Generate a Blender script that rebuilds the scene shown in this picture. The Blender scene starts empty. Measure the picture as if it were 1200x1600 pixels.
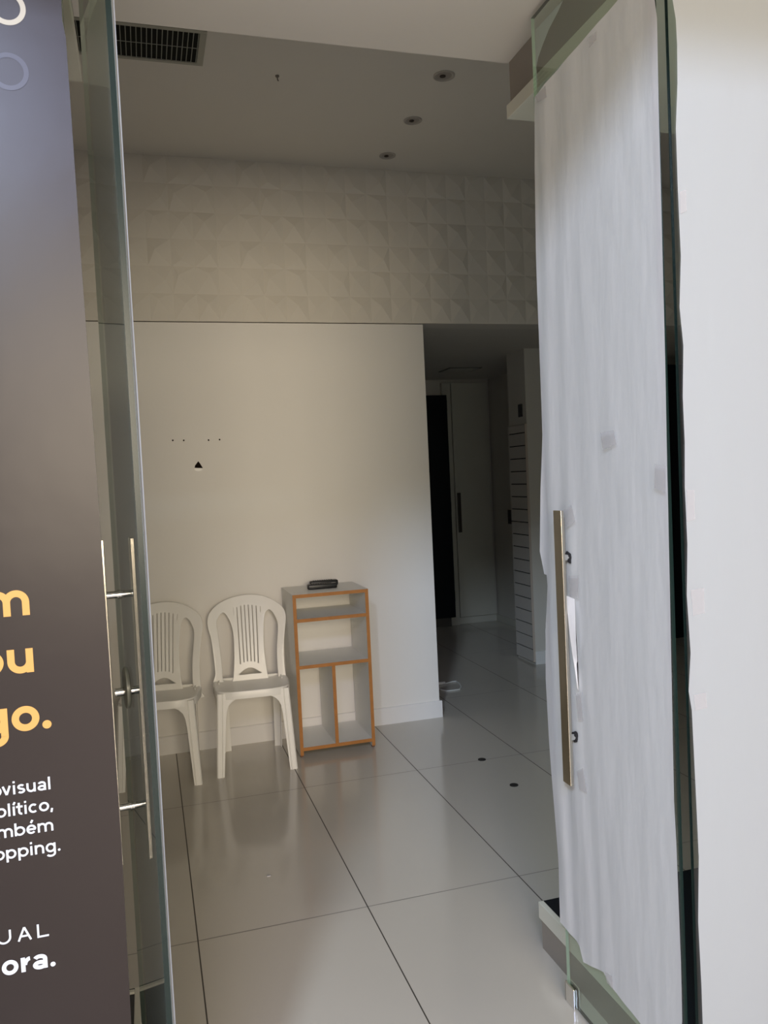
import bpy, bmesh, math, random
from mathutils import Vector, Matrix, noise
random.seed(7)
sc = bpy.context.scene
COL = sc.collection
PI = math.pi

# ------------------------------------------------------------------ camera
CH = 1.545                                    # height of the phone above the shop floor
FPX = 1260.18                                 # focal length in pixels of the 1200 x 1600 frame
YAW, PITCH, ROLL = 0.285562525, -0.0440234759, -0.0467664454
cy, sy, cp, sp = math.cos(YAW), math.sin(YAW), math.cos(PITCH), math.sin(PITCH)
FWD = Vector((sy * cp, cy * cp, sp)); R0 = Vector((cy, -sy, 0)); U0 = R0.cross(FWD)
RGT = math.cos(ROLL) * R0 + math.sin(ROLL) * U0
UPV = -math.sin(ROLL) * R0 + math.cos(ROLL) * U0
cam = bpy.data.cameras.new('camera'); cam_o = bpy.data.objects.new('camera', cam); COL.objects.link(cam_o)
M = Matrix((RGT, UPV, -FWD)).transposed().to_4x4(); M.translation = (0, 0, CH); cam_o.matrix_world = M
cam.sensor_fit = 'VERTICAL'; cam.sensor_height = 36.0; cam.sensor_width = 27.0
cam.lens = 36.0 * FPX / 1600.0; cam.clip_start = 0.02; cam.clip_end = 100
sc.camera = cam_o

# ------------------------------------------------------------------ world, light, exposure
sc.view_settings.view_transform = 'Standard'; sc.view_settings.look = 'None'
sc.view_settings.gamma = 1.0; sc.view_settings.use_curve_mapping = False
sc.view_settings.exposure = 0.0
w = bpy.data.worlds.new('mall_ambience'); sc.world = w; w.use_nodes = True
w.node_tree.nodes['Background'].inputs[0].default_value = (1.0, 0.95, 0.90, 1)
w.node_tree.nodes['Background'].inputs[1].default_value = 0.36

def area(name, loc, target, sx, sy_, power, col, shape='RECTANGLE'):
    l = bpy.data.lights.new(name, 'AREA'); l.shape = shape; l.size = sx; l.size_y = sy_
    l.energy = power; l.color = col
    o = bpy.data.objects.new(name, l); COL.objects.link(o); o.location = loc
    o.rotation_euler = (Vector(target) - Vector(loc)).to_track_quat('-Z', 'Y').to_euler()
    return o
area('mall_cool_floodlight', (-1.95, -3.0, 4.13), (0.6, 2.0, 1.3), 0.6, 0.6, 255, (0.66, 0.81, 1.0), 'DISK')
area('mall_shopfront_light', (0.12, -5.0, 2.25), (0.35, 2.0, 2.0), 2.7, 2.5, 365, (1.0, 0.85, 0.64))
area('mall_ceiling_light', (-1.0, -3.5, 4.35), (-1.0, -3.48, 0.0), 1.5, 1.3, 240, (0.56, 0.63, 1.0))

# ------------------------------------------------------------------ unprojection helpers (pixel of the photo -> real plane)
def ray(x, y): return FWD + RGT * ((x - 600) / FPX) - UPV * ((y - 800) / FPX)
def onX(x, y, X): d = ray(x, y); return Vector((0, 0, CH)) + d * (X / d.x)
def onY(x, y, Y): d = ray(x, y); return Vector((0, 0, CH)) + d * (Y / d.y)
def onZ(x, y, Z): d = ray(x, y); return Vector((0, 0, CH)) + d * ((Z - CH) / d.z)

# ------------------------------------------------------------------ materials
def mat(name, col, rough=0.5, spec=0.5, metal=0.0, var=0.0, vscale=3.0, bump=0.0, bscale=40.0, emit=None, coat=0.0):
    m = bpy.data.materials.new(name); m.use_nodes = True
    nt = m.node_tree; b = nt.nodes['Principled BSDF']
    b.inputs['Base Color'].default_value = (*col, 1); b.inputs['Roughness'].default_value = rough
    b.inputs['Specular IOR Level'].default_value = spec; b.inputs['Metallic'].default_value = metal
    b.inputs['Coat Weight'].default_value = coat
    tc = nt.nodes.new('ShaderNodeTexCoord')
    if var > 0:
        n = nt.nodes.new('ShaderNodeTexNoise'); n.inputs['Scale'].default_value = vscale; n.inputs['Detail'].default_value = 4
        nt.links.new(tc.outputs['Object'], n.inputs['Vector'])
        mx = nt.nodes.new('ShaderNodeMix'); mx.data_type = 'RGBA'
        mx.inputs['A'].default_value = (*[c * (1 - var) for c in col], 1); mx.inputs['B'].default_value = (*[min(1, c * (1 + var)) for c in col], 1)
        nt.links.new(n.outputs['Fac'], mx.inputs['Factor']); nt.links.new(mx.outputs['Result'], b.inputs['Base Color'])
    if bump > 0:
        n2 = nt.nodes.new('ShaderNodeTexNoise'); n2.inputs['Scale'].default_value = bscale; n2.inputs['Detail'].default_value = 3
        nt.links.new(tc.outputs['Object'], n2.inputs['Vector'])
        bp = nt.nodes.new('ShaderNodeBump'); bp.inputs['Strength'].default_value = bump; bp.inputs['Distance'].default_value = 0.004
        nt.links.new(n2.outputs['Fac'], bp.inputs['Height']); nt.links.new(bp.outputs['Normal'], b.inputs['Normal'])
    return m

WALL = mat('white_wall_paint', (0.76, 0.735, 0.69), 0.6, 0.3, var=0.02, bump=0.08, bscale=60)
CEIL = mat('ceiling_paint', (0.70, 0.665, 0.60), 0.85, 0.15, var=0.02)
RELIEF = mat('relief_plaster', (0.66, 0.62, 0.55), 0.7, 0.2, var=0.03)
BASEB = mat('baseboard_lacquer', (0.76, 0.74, 0.71), 0.35, 0.4)
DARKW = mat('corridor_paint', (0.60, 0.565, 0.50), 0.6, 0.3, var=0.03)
PLASTIC = mat('white_chair_plastic', (0.87, 0.85, 0.80), 0.32, 0.45, var=0.02, vscale=8)
MELA = mat('white_melamine', (0.78, 0.775, 0.735), 0.4, 0.4, var=0.015)
EDGE = mat('orange_edge_banding', (0.40, 0.17, 0.045), 0.5, 0.3, var=0.18, vscale=30)
BLACK = mat('black_plastic', (0.012, 0.012, 0.013), 0.35, 0.4)
RUBBER = mat('grey_rubber_keys', (0.05, 0.05, 0.052), 0.6, 0.3)
STEEL = mat('brushed_steel', (0.62, 0.58, 0.50), 0.22, 0.5, metal=1.0, var=0.06, vscale=25)
CHROME = mat('polished_chrome', (0.75, 0.74, 0.72), 0.1, 0.5, metal=1.0)
CREAM = mat('cream_laminate', (0.66, 0.64, 0.54), 0.45, 0.4, var=0.03)
TAUPE = mat('taupe_laminate', (0.27, 0.235, 0.20), 0.35, 0.4, var=0.05)
BLKTOP = mat('black_granite', (0.010, 0.012, 0.016), 0.25, 0.35, var=0.2, vscale=50)
NAVY = mat('navy_black_panel', (0.006, 0.008, 0.011), 0.6, 0.2)
DRILL = mat('drilled_hole_shadow', (0.015, 0.011, 0.009), 0.9, 0.0)
MALLF = mat('mall_floor', (0.55, 0.50, 0.44), 0.3, 0.4, var=0.05)
GEDGE = mat('green_glass_edge', (0.004, 0.014, 0.012), 0.25, 0.5)
GFREE = mat('pale_glass_edge', (0.20, 0.26, 0.21), 0.3, 0.5)
VENTD = mat('vent_interior', (0.012, 0.013, 0.011), 0.8, 0.1)
VENTM = mat('vent_aluminium', (0.25, 0.26, 0.22), 0.5, 0.4)
LAMPD = mat('lamp_recess', (0.05, 0.04, 0.035), 0.7, 0.2)
GOLD = mat('gold_print', (0.60, 0.33, 0.10), 0.5, 0.2)
WPRINT = mat('white_print', (0.62, 0.65, 0.72), 0.45, 0.3)
CREAMRING = mat('cream_ring', (0.36, 0.33, 0.28), 0.45, 0.3)
CABLE = mat('white_cable_sheath', (0.60, 0.60, 0.56), 0.5, 0.3)
DOORW = mat('white_door_lacquer', (0.55, 0.53, 0.45), 0.5, 0.3, var=0.02)

def glass_mat(name, tint):
    m = bpy.data.materials.new(name); m.use_nodes = True; nt = m.node_tree; nt.nodes.clear()
    out = nt.nodes.new('ShaderNodeOutputMaterial'); mix = nt.nodes.new('ShaderNodeMixShader')
    tr = nt.nodes.new('ShaderNodeBsdfTransparent'); tr.inputs[0].default_value = (*tint, 1)
    gl = nt.nodes.new('ShaderNodeBsdfGlossy'); gl.inputs['Roughness'].default_value = 0.0
    fr = nt.nodes.new('ShaderNodeFresnel'); fr.inputs['IOR'].default_value = 1.5
    ge = nt.nodes.new('ShaderNodeNewGeometry')
    inv = nt.nodes.new('ShaderNodeMath'); inv.operation = 'SUBTRACT'; inv.inputs[0].default_value = 1.0
    mul = nt.nodes.new('ShaderNodeMath'); mul.operation = 'MULTIPLY'
    nt.links.new(ge.outputs['Backfacing'], inv.inputs[1])
    num = nt.nodes.new('ShaderNodeMath'); num.operation = 'MULTIPLY'; num.inputs[1].default_value = 2.0
    den = nt.nodes.new('ShaderNodeMath'); den.operation = 'ADD'; den.inputs[1].default_value = 1.0
    div = nt.nodes.new('ShaderNodeMath'); div.operation = 'DIVIDE'        # both surfaces of the pane: 2R / (1 + R)
    nt.links.new(fr.outputs[0], num.inputs[0]); nt.links.new(fr.outputs[0], den.inputs[0])
    nt.links.new(num.outputs[0], div.inputs[0]); nt.links.new(den.outputs[0], div.inputs[1])
    nt.links.new(div.outputs[0], mul.inputs[0]); nt.links.new(inv.outputs[0], mul.inputs[1])
    nt.links.new(mul.outputs[0], mix.inputs[0]); nt.links.new(tr.outputs[0], mix.inputs[1]); nt.links.new(gl.outputs[0], mix.inputs[2])
    nt.links.new(mix.outputs[0], out.inputs[0])
    return m
GLASS = glass_mat('clear_green_glass', (0.90, 0.95, 0.91))

def paper_mat(name, col, trans):
    m = bpy.data.materials.new(name); m.use_nodes = True; nt = m.node_tree; nt.nodes.clear()
    out = nt.nodes.new('ShaderNodeOutputMaterial'); mix = nt.nodes.new('ShaderNodeMixShader'); mix.inputs[0].default_value = trans
    d = nt.nodes.new('ShaderNodeBsdfDiffuse'); t = nt.nodes.new('ShaderNodeBsdfTranslucent')
    d.inputs[0].default_value = (*col, 1); t.inputs[0].default_value = (*col, 1)
    tc = nt.nodes.new('ShaderNodeTexCoord'); mp = nt.nodes.new('ShaderNodeMapping'); mp.inputs['Scale'].default_value = (6, 6, 1.4)
    n = nt.nodes.new('ShaderNodeTexNoise'); n.inputs['Scale'].default_value = 3.0; n.inputs['Detail'].default_value = 5
    bp = nt.nodes.new('ShaderNodeBump'); bp.inputs['Strength'].default_value = 0.25; bp.inputs['Distance'].default_value = 0.01
    nt.links.new(tc.outputs['Object'], mp.inputs[0]); nt.links.new(mp.outputs[0], n.inputs['Vector']); nt.links.new(n.outputs['Fac'], bp.inputs['Height'])
    nt.links.new(bp.outputs[0], d.inputs['Normal'])
    nt.links.new(d.outputs[0], mix.inputs[1]); nt.links.new(t.outputs[0], mix.inputs[2]); nt.links.new(mix.outputs[0], out.inputs[0])
    return m
PAPER = paper_mat('white_kraft_paper', (0.84, 0.825, 0.84), 0.33)
THIN = paper_mat('thin_white_paper', (0.77, 0.79, 0.83), 0.58)

def tape_mat():
    m = bpy.data.materials.new('clear_tape'); m.use_nodes = True; nt = m.node_tree; nt.nodes.clear()
    out = nt.nodes.new('ShaderNodeOutputMaterial'); mix = nt.nodes.new('ShaderNodeMixShader'); mix.inputs[0].default_value = 0.45
    tr = nt.nodes.new('ShaderNodeBsdfTransparent'); p = nt.nodes.new('ShaderNodeBsdfPrincipled')
    p.inputs['Base Color'].default_value = (0.58, 0.56, 0.58, 1); p.inputs['Roughness'].default_value = 0.25
    nt.links.new(tr.outputs[0], mix.inputs[1]); nt.links.new(p.outputs[0], mix.inputs[2]); nt.links.new(mix.outputs[0], out.inputs[0])
    return m
TAPE = tape_mat()

def floor_mat():
    m = mat('polished_porcelain_tiles', (0.45, 0.43, 0.40), 0.10, 1.0)
    nt = m.node_tree; b = nt.nodes['Principled BSDF']; L = nt.links
    tc = nt.nodes.new('ShaderNodeTexCoord'); sx = nt.nodes.new('ShaderNodeSeparateXYZ'); L.new(tc.outputs['Object'], sx.inputs[0])
    def line(sock, off, pitch, half):
        a = nt.nodes.new('ShaderNodeMath'); a.operation = 'SUBTRACT'; L.new(sock, a.inputs[0]); a.inputs[1].default_value = off - pitch / 2
        md = nt.nodes.new('ShaderNodeMath'); md.operation = 'FLOORED_MODULO'; L.new(a.outputs[0], md.inputs[0]); md.inputs[1].default_value = pitch
        s = nt.nodes.new('ShaderNodeMath'); s.operation = 'SUBTRACT'; L.new(md.outputs[0], s.inputs[0]); s.inputs[1].default_value = pitch / 2
        ab = nt.nodes.new('ShaderNodeMath'); ab.operation = 'ABSOLUTE'; L.new(s.outputs[0], ab.inputs[0])
        lt = nt.nodes.new('ShaderNodeMath'); lt.operation = 'LESS_THAN'; L.new(ab.outputs[0], lt.inputs[0]); lt.inputs[1].default_value = half
        return lt.outputs[0]
    gx = line(sx.outputs['X'], 0.0823, 0.5982, 0.0022); gy = line(sx.outputs['Y'], 2.7629, 1.2022, 0.0022)
    n = nt.nodes.new('ShaderNodeTexNoise'); n.inputs['Scale'].default_value = 1.3; n.inputs['Detail'].default_value = 6; L.new(tc.outputs['Object'], n.inputs['Vector'])
    c0 = nt.nodes.new('ShaderNodeMix'); c0.data_type = 'RGBA'; L.new(n.outputs['Fac'], c0.inputs['Factor'])
    c0.inputs['A'].default_value = (0.52, 0.48, 0.41, 1); c0.inputs['B'].default_value = (0.57, 0.53, 0.46, 1)
    c1 = nt.nodes.new('ShaderNodeMix'); c1.data_type = 'RGBA'; L.new(gy, c1.inputs['Factor']); L.new(c0.outputs['Result'], c1.inputs['A']); c1.inputs['B'].default_value = (0.20, 0.185, 0.16, 1)
    c2 = nt.nodes.new('ShaderNodeMix'); c2.data_type = 'RGBA'; L.new(gx, c2.inputs['Factor']); L.new(c1.outputs['Result'], c2.inputs['A']); c2.inputs['B'].default_value = (0.045, 0.035, 0.025, 1)
    L.new(c2.outputs['Result'], b.inputs['Base Color'])
    mxx = nt.nodes.new('ShaderNodeMath'); mxx.operation = 'MAXIMUM'; L.new(gx, mxx.inputs[0]); L.new(gy, mxx.inputs[1])
    rr = nt.nodes.new('ShaderNodeMapRange'); L.new(mxx.outputs[0], rr.inputs[0]); rr.inputs['To Min'].default_value = 0.14; rr.inputs['To Max'].default_value = 0.8
    L.new(rr.outputs[0], b.inputs['Roughness'])
    return m
FLOOR = floor_mat()

def poster_mat():
    m = mat('glossy_brown_poster', (0.021, 0.0145, 0.0135), 0.32, 0.30, var=0.25, vscale=2.0, coat=0.0)
    nt = m.node_tree; b = nt.nodes['Principled BSDF']
    tc = nt.nodes.new('ShaderNodeTexCoord'); n = nt.nodes.new('ShaderNodeTexNoise'); n.inputs['Scale'].default_value = 9; n.inputs['Detail'].default_value = 2
    nt.links.new(tc.outputs['Object'], n.inputs['Vector'])
    bp = nt.nodes.new('ShaderNodeBump'); bp.inputs['Strength'].default_value = 0.06; bp.inputs['Distance'].default_value = 0.01
    nt.links.new(n.outputs['Fac'], bp.inputs['Height']); nt.links.new(bp.outputs[0], b.inputs['Normal'])
    return m
POSTER = poster_mat()

# ------------------------------------------------------------------ mesh helpers
def add_box(bm, x0, x1, y0, y1, z0, z1, mi=0, bevel=0.0, seg=2):
    vs = [bm.verts.new(p) for p in ((x0, y0, z0), (x1, y0, z0), (x1, y1, z0), (x0, y1, z0), (x0, y0, z1), (x1, y0, z1), (x1, y1, z1), (x0, y1, z1))]
    fs = [bm.faces.new([vs[i] for i in f]) for f in ((3, 2, 1, 0), (4, 5, 6, 7), (0, 1, 5, 4), (1, 2, 6, 5), (2, 3, 7, 6), (3, 0, 4, 7))]
    for f in fs: f.material_index = mi
    if bevel > 0:
        es = list({e for f in fs for e in f.edges})
        bmesh.ops.bevel(bm, geom=es, offset=bevel, segments=seg, profile=0.5, affect='EDGES')
    return fs
def add_prism(bm, pts, axis, a, b, mi=0):
    def P(u, v, t): return {'x': (t, u, v), 'y': (u, t, v), 'z': (u, v, t)}[axis]
    A = [bm.verts.new(P(u, v, a)) for u, v in pts]; B = [bm.verts.new(P(u, v, b)) for u, v in pts]
    n = len(pts); fs = [bm.faces.new(A), bm.faces.new(B[::-1])]
    for i in range(n): fs.append(bm.faces.new((A[i], B[i], B[(i + 1) % n], A[(i + 1) % n])))
    for f in fs: f.material_index = mi
    return fs
def add_tube(bm, pts, r, n=10, caps=True, mi=0):
    pts = [Vector(p) for p in pts]; rings = []
    for i, p in enumerate(pts):
        t = (pts[min(i + 1, len(pts) - 1)] - pts[max(i - 1, 0)]).normalized()
        a = t.cross(Vector((0, 0, 1)));
        if a.length < 1e-3: a = t.cross(Vector((1, 0, 0)))
        a.normalize(); b = t.cross(a)
        rr = r[i] if isinstance(r, (list, tuple)) else r
        rings.append([bm.verts.new(p + a * math.cos(2 * PI * k / n) * rr + b * math.sin(2 * PI * k / n) * rr) for k in range(n)])
    fs = []
    for i in range(len(rings) - 1):
        for k in range(n): fs.append(bm.faces.new((rings[i][k], rings[i][(k + 1) % n], rings[i + 1][(k + 1) % n], rings[i + 1][k])))
    if caps: fs.append(bm.faces.new(rings[0][::-1])); fs.append(bm.faces.new(rings[-1]))
    for f in fs: f.material_index = mi
    return fs
def add_disc(bm, c, r, h, axis='z', n=24, mi=0):
    c = Vector(c); d = {'x': Vector((1, 0, 0)), 'y': Vector((0, 1, 0)), 'z': Vector((0, 0, 1))}[axis]
    return add_tube(bm, [c - d * h / 2, c + d * h / 2], r, n, True, mi)
def obj(name, bm, mats, parent=None, smooth=False, loc=None, rotz=0):
    bmesh.ops.recalc_face_normals(bm, faces=bm.faces)
    me = bpy.data.meshes.new(name); bm.to_mesh(me); bm.free()
    for m in (mats if isinstance(mats, (list, tuple)) else [mats]): me.materials.append(m)
    if smooth:
        me.shade_smooth()
        if smooth != 'all': me.set_sharp_from_angle(angle=math.radians(38))
    o = bpy.data.objects.new(name, me); COL.objects.link(o)
    if loc is not None: o.location = loc
    o.rotation_euler.z = rotz
    if parent: o.parent = parent
    return o
def tag(o, label, cat, group=None):
    o['label'] = label; o['category'] = cat
    if group: o['group'] = group
    return o
def thing(name, label, cat, loc=(0, 0, 0), rotz=0, group=None):
    o = bpy.data.objects.new(name, None); COL.objects.link(o); o.empty_display_size = 0.1
    o.location = loc; o.rotation_euler = (0, 0, rotz)
    return tag(o, label, cat, group)
def struct(name, bm, m, parent=None, smooth=False, **k):
    o = obj(name, bm, m, parent, smooth, **k)
    if not parent: o['kind'] = 'structure'
    return o
def box(name, x0, x1, y0, y1, z0, z1, m, parent=None, bevel=0.0, st=False, **k):
    bm = bmesh.new(); add_box(bm, x0, x1, y0, y1, z0, z1, 0, bevel)
    return struct(name, bm, m, parent, **k) if st else obj(name, bm, m, parent, **k)
def slice_grid(bm, axis, lo, hi, step):
    n = max(1, int((hi - lo) / step))
    no = {'x': (1, 0, 0), 'y': (0, 1, 0), 'z': (0, 0, 1)}[axis]
    for i in range(1, n):
        t = lo + (hi - lo) * i / n
        bmesh.ops.bisect_plane(bm, geom=bm.verts[:] + bm.edges[:] + bm.faces[:], plane_co=[c * t for c in no], plane_no=no, dist=1e-6)
def copy_tree(o, parent=None):
    c = o.copy(); COL.objects.link(c); c.parent = parent
    for ch in [x for x in bpy.data.objects if x.parent == o]: copy_tree(ch, c)
    return c

# ================================================================== THE SETTING
YS = 1.50            # storefront glass line
YW = 4.79            # rear wall of the front room
ZS = 2.80            # soffit over the entrance
ZC = 3.41            # ceiling of the front room
ZH = 2.48            # underside of the relief band / corridor ceiling
XR = 1.715           # end of the rear wall
# floor: shop and corridor, then the mall
box('floor', -1.6, 5.4, 1.50, 7.80, -0.05, 0.0, FLOOR, st=True)
box('floor_mall', -6, 7, -7, 1.4995, -0.05, -0.001, MALLF, st=True)
# rear wall with the low baseboard
box('wall_back', -1.6, XR, YW, YW + 0.15, 0, ZH, WALL, st=True)
bm = bmesh.new()
add_prism(bm, [(YW, 0), (YW - 0.014, 0), (YW - 0.014, 0.1), (YW - 0.010, 0.105), (YW, 0.105)], 'x', -1.6, XR + 0.014)
add_prism(bm, [(XR, 0), (XR + 0.014, 0), (XR + 0.014, 0.1), (XR + 0.010, 0.105), (XR, 0.105)], 'y', YW, YW + 0.15)
struct('baseboard_back', bm, BASEB)
# relief band above: faceted plaster panels, half-metre repeat
bm = bmesh.new()
cols, rows = 54, 6
x0, x1, z0, z1 = -1.6, 5.4, ZH + 0.004, ZC
rnd = random.Random(3)
apex = {(i, j): (rnd.uniform(0.22, 0.78), rnd.uniform(0.2, 0.8), rnd.uniform(0.010, 0.024)) for i in range(4) for j in range(3)}
nodeh = {(i, j): rnd.uniform(0.0, 0.010) for i in range(4) for j in range(3)}
V = [[bm.verts.new((x0 + (x1 - x0) * i / cols, YW - 0.012 - nodeh[(i % 4, j % 3)], z0 + (z1 - z0) * j / rows)) for j in range(rows + 1)] for i in range(cols + 1)]
for i in range(cols):
    for j in range(rows):
        a, b, h = apex[(i % 4, j % 3)]
        c = bm.verts.new((x0 + (x1 - x0) * (i + a) / cols, YW - 0.012 - h, z0 + (z1 - z0) * (j + b) / rows))
        q = [V[i][j], V[i + 1][j], V[i + 1][j + 1], V[i][j + 1]]
        for k in range(4): bm.faces.new((q[k], q[(k + 1) % 4], c))
ob_front = bm.faces[:]
back = [bm.verts.new(p) for p in ((x0, YW + 0.15, z0), (x1, YW + 0.15, z0), (x1, YW + 0.15, z1), (x0, YW + 0.15, z1))]
bm.faces.new(back)
bm.faces.new([V[i][0] for i in range(cols + 1)] + [back[1], back[0]])
bm.faces.new([V[i][rows] for i in range(cols + 1)][::-1] + [back[3], back[2]][0:2])
bm.faces.new([V[0][j] for j in range(rows + 1)] + [back[3], back[0]])
bm.faces.new([V[cols][j] for j in range(rows + 1)][::-1] + [back[1], back[2]])
struct('wall_upper', bm, RELIEF)
# front-room ceiling, side walls
box('ceiling', -1.6, 5.4, 2.32, YW + 0.15, ZC, ZC + 0.1, CEIL, st=True)
box('wall_left', -1.75, -1.6, 1.50, YW + 0.15, 0, ZC + 0.1, WALL, st=True)
box('wall_right', 5.4, 5.55, 1.50, 7.8, 0, ZC + 0.1, WALL, st=True)
# entrance soffit block (lower ceiling that reaches out over the mall side)
box('ceiling_entrance', -3.0, 6.0, 0.50, 2.32, ZS, ZC + 0.5, CEIL, st=True)
# facade piers either side of the glazing
box('wall_front_left', -3.0, -0.98, 1.42, 1.56, 0, ZS, WALL, st=True)
box('wall_front_right', 2.30, 6.0, 1.42, 1.56, 0, ZS, WALL, st=True)
# corridor behind
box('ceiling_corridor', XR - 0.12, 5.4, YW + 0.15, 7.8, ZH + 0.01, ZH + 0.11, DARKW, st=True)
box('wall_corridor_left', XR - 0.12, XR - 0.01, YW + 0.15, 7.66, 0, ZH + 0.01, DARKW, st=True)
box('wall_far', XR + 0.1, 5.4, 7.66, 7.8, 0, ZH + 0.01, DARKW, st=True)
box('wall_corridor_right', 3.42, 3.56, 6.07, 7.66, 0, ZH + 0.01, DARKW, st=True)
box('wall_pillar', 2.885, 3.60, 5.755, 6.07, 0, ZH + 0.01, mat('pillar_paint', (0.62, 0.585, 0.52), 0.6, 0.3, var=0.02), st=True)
bm = bmesh.new(); add_box(bm, 2.882, 3.60, 5.741, 5.755, 0, 0.105, 0, 0.002)
struct('baseboard_pillar', bm, BASEB)
bm = bmesh.new(); add_box(bm, 2.93, 3.42, 7.646, 7.66, 0, 0.07, 0, 0.002)
struct('baseboard_far', bm, DOORW)
bm = bmesh.new(); add_box(bm, 3.406, 3.42, 6.07, 7.66, 0, 0.07, 0, 0.002)
struct('baseboard_right', bm, DOORW)

# ------------------------------------------------------------------ glazing of the storefront (fixed panes) 
def glass_pane(name, x0, x1, y0, y1, z0, z1, parent=None, edge_axis='x', st=False):
    bm = bmesh.new(); fs = add_box(bm, x0, x1, y0, y1, z0, z1)
    big = 'xyz'.index(edge_axis)
    for f in fs:
        f.normal_update()
        if abs(f.normal[big]) < 0.5: f.material_index = 1
    return struct(name, bm, [GLASS, GEDGE], parent) if st else obj(name, bm, [GLASS, GEDGE], parent)
glass_pane('window_1', -0.975, -0.088, 1.491, 1.501, 0.004, ZS - 0.002, edge_axis='y', st=True)
glass_pane('window_2', 1.112, 2.295, 1.491, 1.501, 0.004, ZS - 0.002, edge_axis='y', st=True)

# ------------------------------------------------------------------ display window bases and heads (both sides of the entrance)
def display_base(x_in, x_out, label):
    s = 1 if x_out > x_in else -1
    t = thing('window_plinth', label, 'plinth', ((x_in + x_out) / 2, 1.92, 0))
    def bx(name, a, b, y0, y1, z0, z1, m, bev=0.0):
        a, b = min(a, b), max(a, b); bm = bmesh.new()
        add_box(bm, a - t.location.x, b - t.location.x, y0 - 1.92, y1 - 1.92, z0, z1, 0, bev)
        return obj(name, bm, m, t)
    bx('side_panel', x_in + s * 0.008, x_in + s * 0.026, 1.515, 2.312, 0.0, 0.100, TAUPE)
    bx('rear_panel', x_in + s * 0.026, x_out, 2.294, 2.312, 0.0, 0.100, TAUPE)
    bx('lip', x_in, x_in + s * 0.018, 1.515, 2.317, 0.100, 0.153, CREAM, 0.0015)
    if s < 0: bx('rear_lip', x_in + s * 0.018, x_out, 2.290, 2.304, 0.100, 0.158, CREAM, 0.0015)
    bx('top', x_in + s * 0.018, x_out, 1.515, 2.317 if s > 0 else 2.290, 0.112, 0.152, BLKTOP)
    if s < 0: bx('rear_edge', x_in + s * 0.018, x_out, 2.304, 2.317, 0.112, 0.152, BLKTOP)
    return t
display_base(1.137, 2.28, 'low display window base with black top, right of the open entrance')
display_base(-0.091, -0.97, 'low display window base with black top, behind the dark poster')
def display_head(x_in, x_out, label):
    s = 1 if x_out > x_in else -1
    t = thing('window_bulkhead', label, 'bulkhead', ((x_in + x_out) / 2, 1.92, 2.63))
    def bx(name, a, b, y0, y1, z0, z1, m, bev=0.0):
        a, b = min(a, b), max(a, b); bm = bmesh.new()
        add_box(bm, a - t.location.x, b - t.location.x, y0 - 1.92, y1 - 1.92, z0 - 2.63, z1 - 2.63, 0, bev)
        return obj(name, bm, m, t)
    bx('fascia', x_in + s * 0.010, x_in + s * 0.028, 1.515, 2.312, 2.672, ZS - 0.001, TAUPE)
    bx('rear_fascia', x_in + s * 0.028, x_out, 2.294, 2.312, 2.672, ZS - 0.001, TAUPE)
    bx('lip_board', x_in, x_out, 1.515, 2.322, 2.631, 2.672, CREAM, 0.0015)
    return t
display_head(1.137, 2.28, 'cream and brown boxed head over the right display window')
display_head(-0.100, -0.97, 'cream and brown boxed head above the dark poster')

# ------------------------------------------------------------------ glass door leaves
def handle_bar(parent, xoff, y, z0, z1):
    """flat steel pull bar: wide face parallel to the glass"""
    h = parent
    return h
def make_leaf(name, L, H, s, ):
    """leaf in local frame: hinge edge at y=0, free edge at y=L, thickness about x=0"""
    root = bpy.data.objects.new(name, None); COL.objects.link(root); root['kind'] = 'structure'
    bm = bmesh.new(); fs = add_box(bm, -0.005, 0.005, 0.0, L, 0.008, H)
    for f in fs:
        f.normal_update()
        if abs(f.normal.x) < 0.5: f.material_index = 2 if f.normal.y > 0.5 else 1
    obj('glass_pane', bm, [GLASS, GEDGE, GFREE], root)
    for side in (-1, 1):
        hb = bmesh.new(); xb = side * 0.038
        add_box(hb, xb - 0.0045, xb + 0.0045, 0.408, 0.450, 0.686, 1.432, 0, 0.0012)
        h = obj('handle', hb, STEEL, root)
        for z in (0.812, 1.304):
            sb = bmesh.new(); add_tube(sb, [(side * 0.0052, 0.429, z), (xb - side * 0.004, 0.429, z)], 0.0085, 14)
            add_disc(sb, (side * 0.0075, 0.429, z), 0.011, 0.004, 'x', 16)
            obj('standoff', sb, CHROME, h, smooth=True)
    # bottom latch at the free corner and the two pivot fittings at the hinge edge
    bm = bmesh.new()
    for side in (-1, 1):
        add_box(bm, side * 0.005, side * 0.011, L - 0.046, L + 0.004, 0.001, 0.060, 0, 0.0015)
    add_box(bm, -0.011, 0.011, L + 0.0005, L + 0.004, 0.001, 0.060)
    obj('latch', bm, CHROME, root)
    for z0, z1 in ((0.001, 0.05), (H - 0.05, H)):
        bm = bmesh.new()
        for side in (-1, 1):
            add_box(bm, side * 0.005, side * 0.012, 0.012, 0.11, z0, z1, 0, 0.002)
        obj('pivot_fitting', bm, CHROME, root)
    return root
LEAF_L = 0.540
right_leaf = make_leaf('door_1', LEAF_L, 2.785, 1)
right_leaf.location = (1.0955, 1.514, 0)
left_leaf = make_leaf('door_2', LEAF_L, 2.785, -1)
left_leaf.location = (-0.0140, 1.511, 0)
LEAF_A = math.atan2(0.0665, 0.536)
left_leaf.rotation_euler.z = LEAF_A
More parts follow.
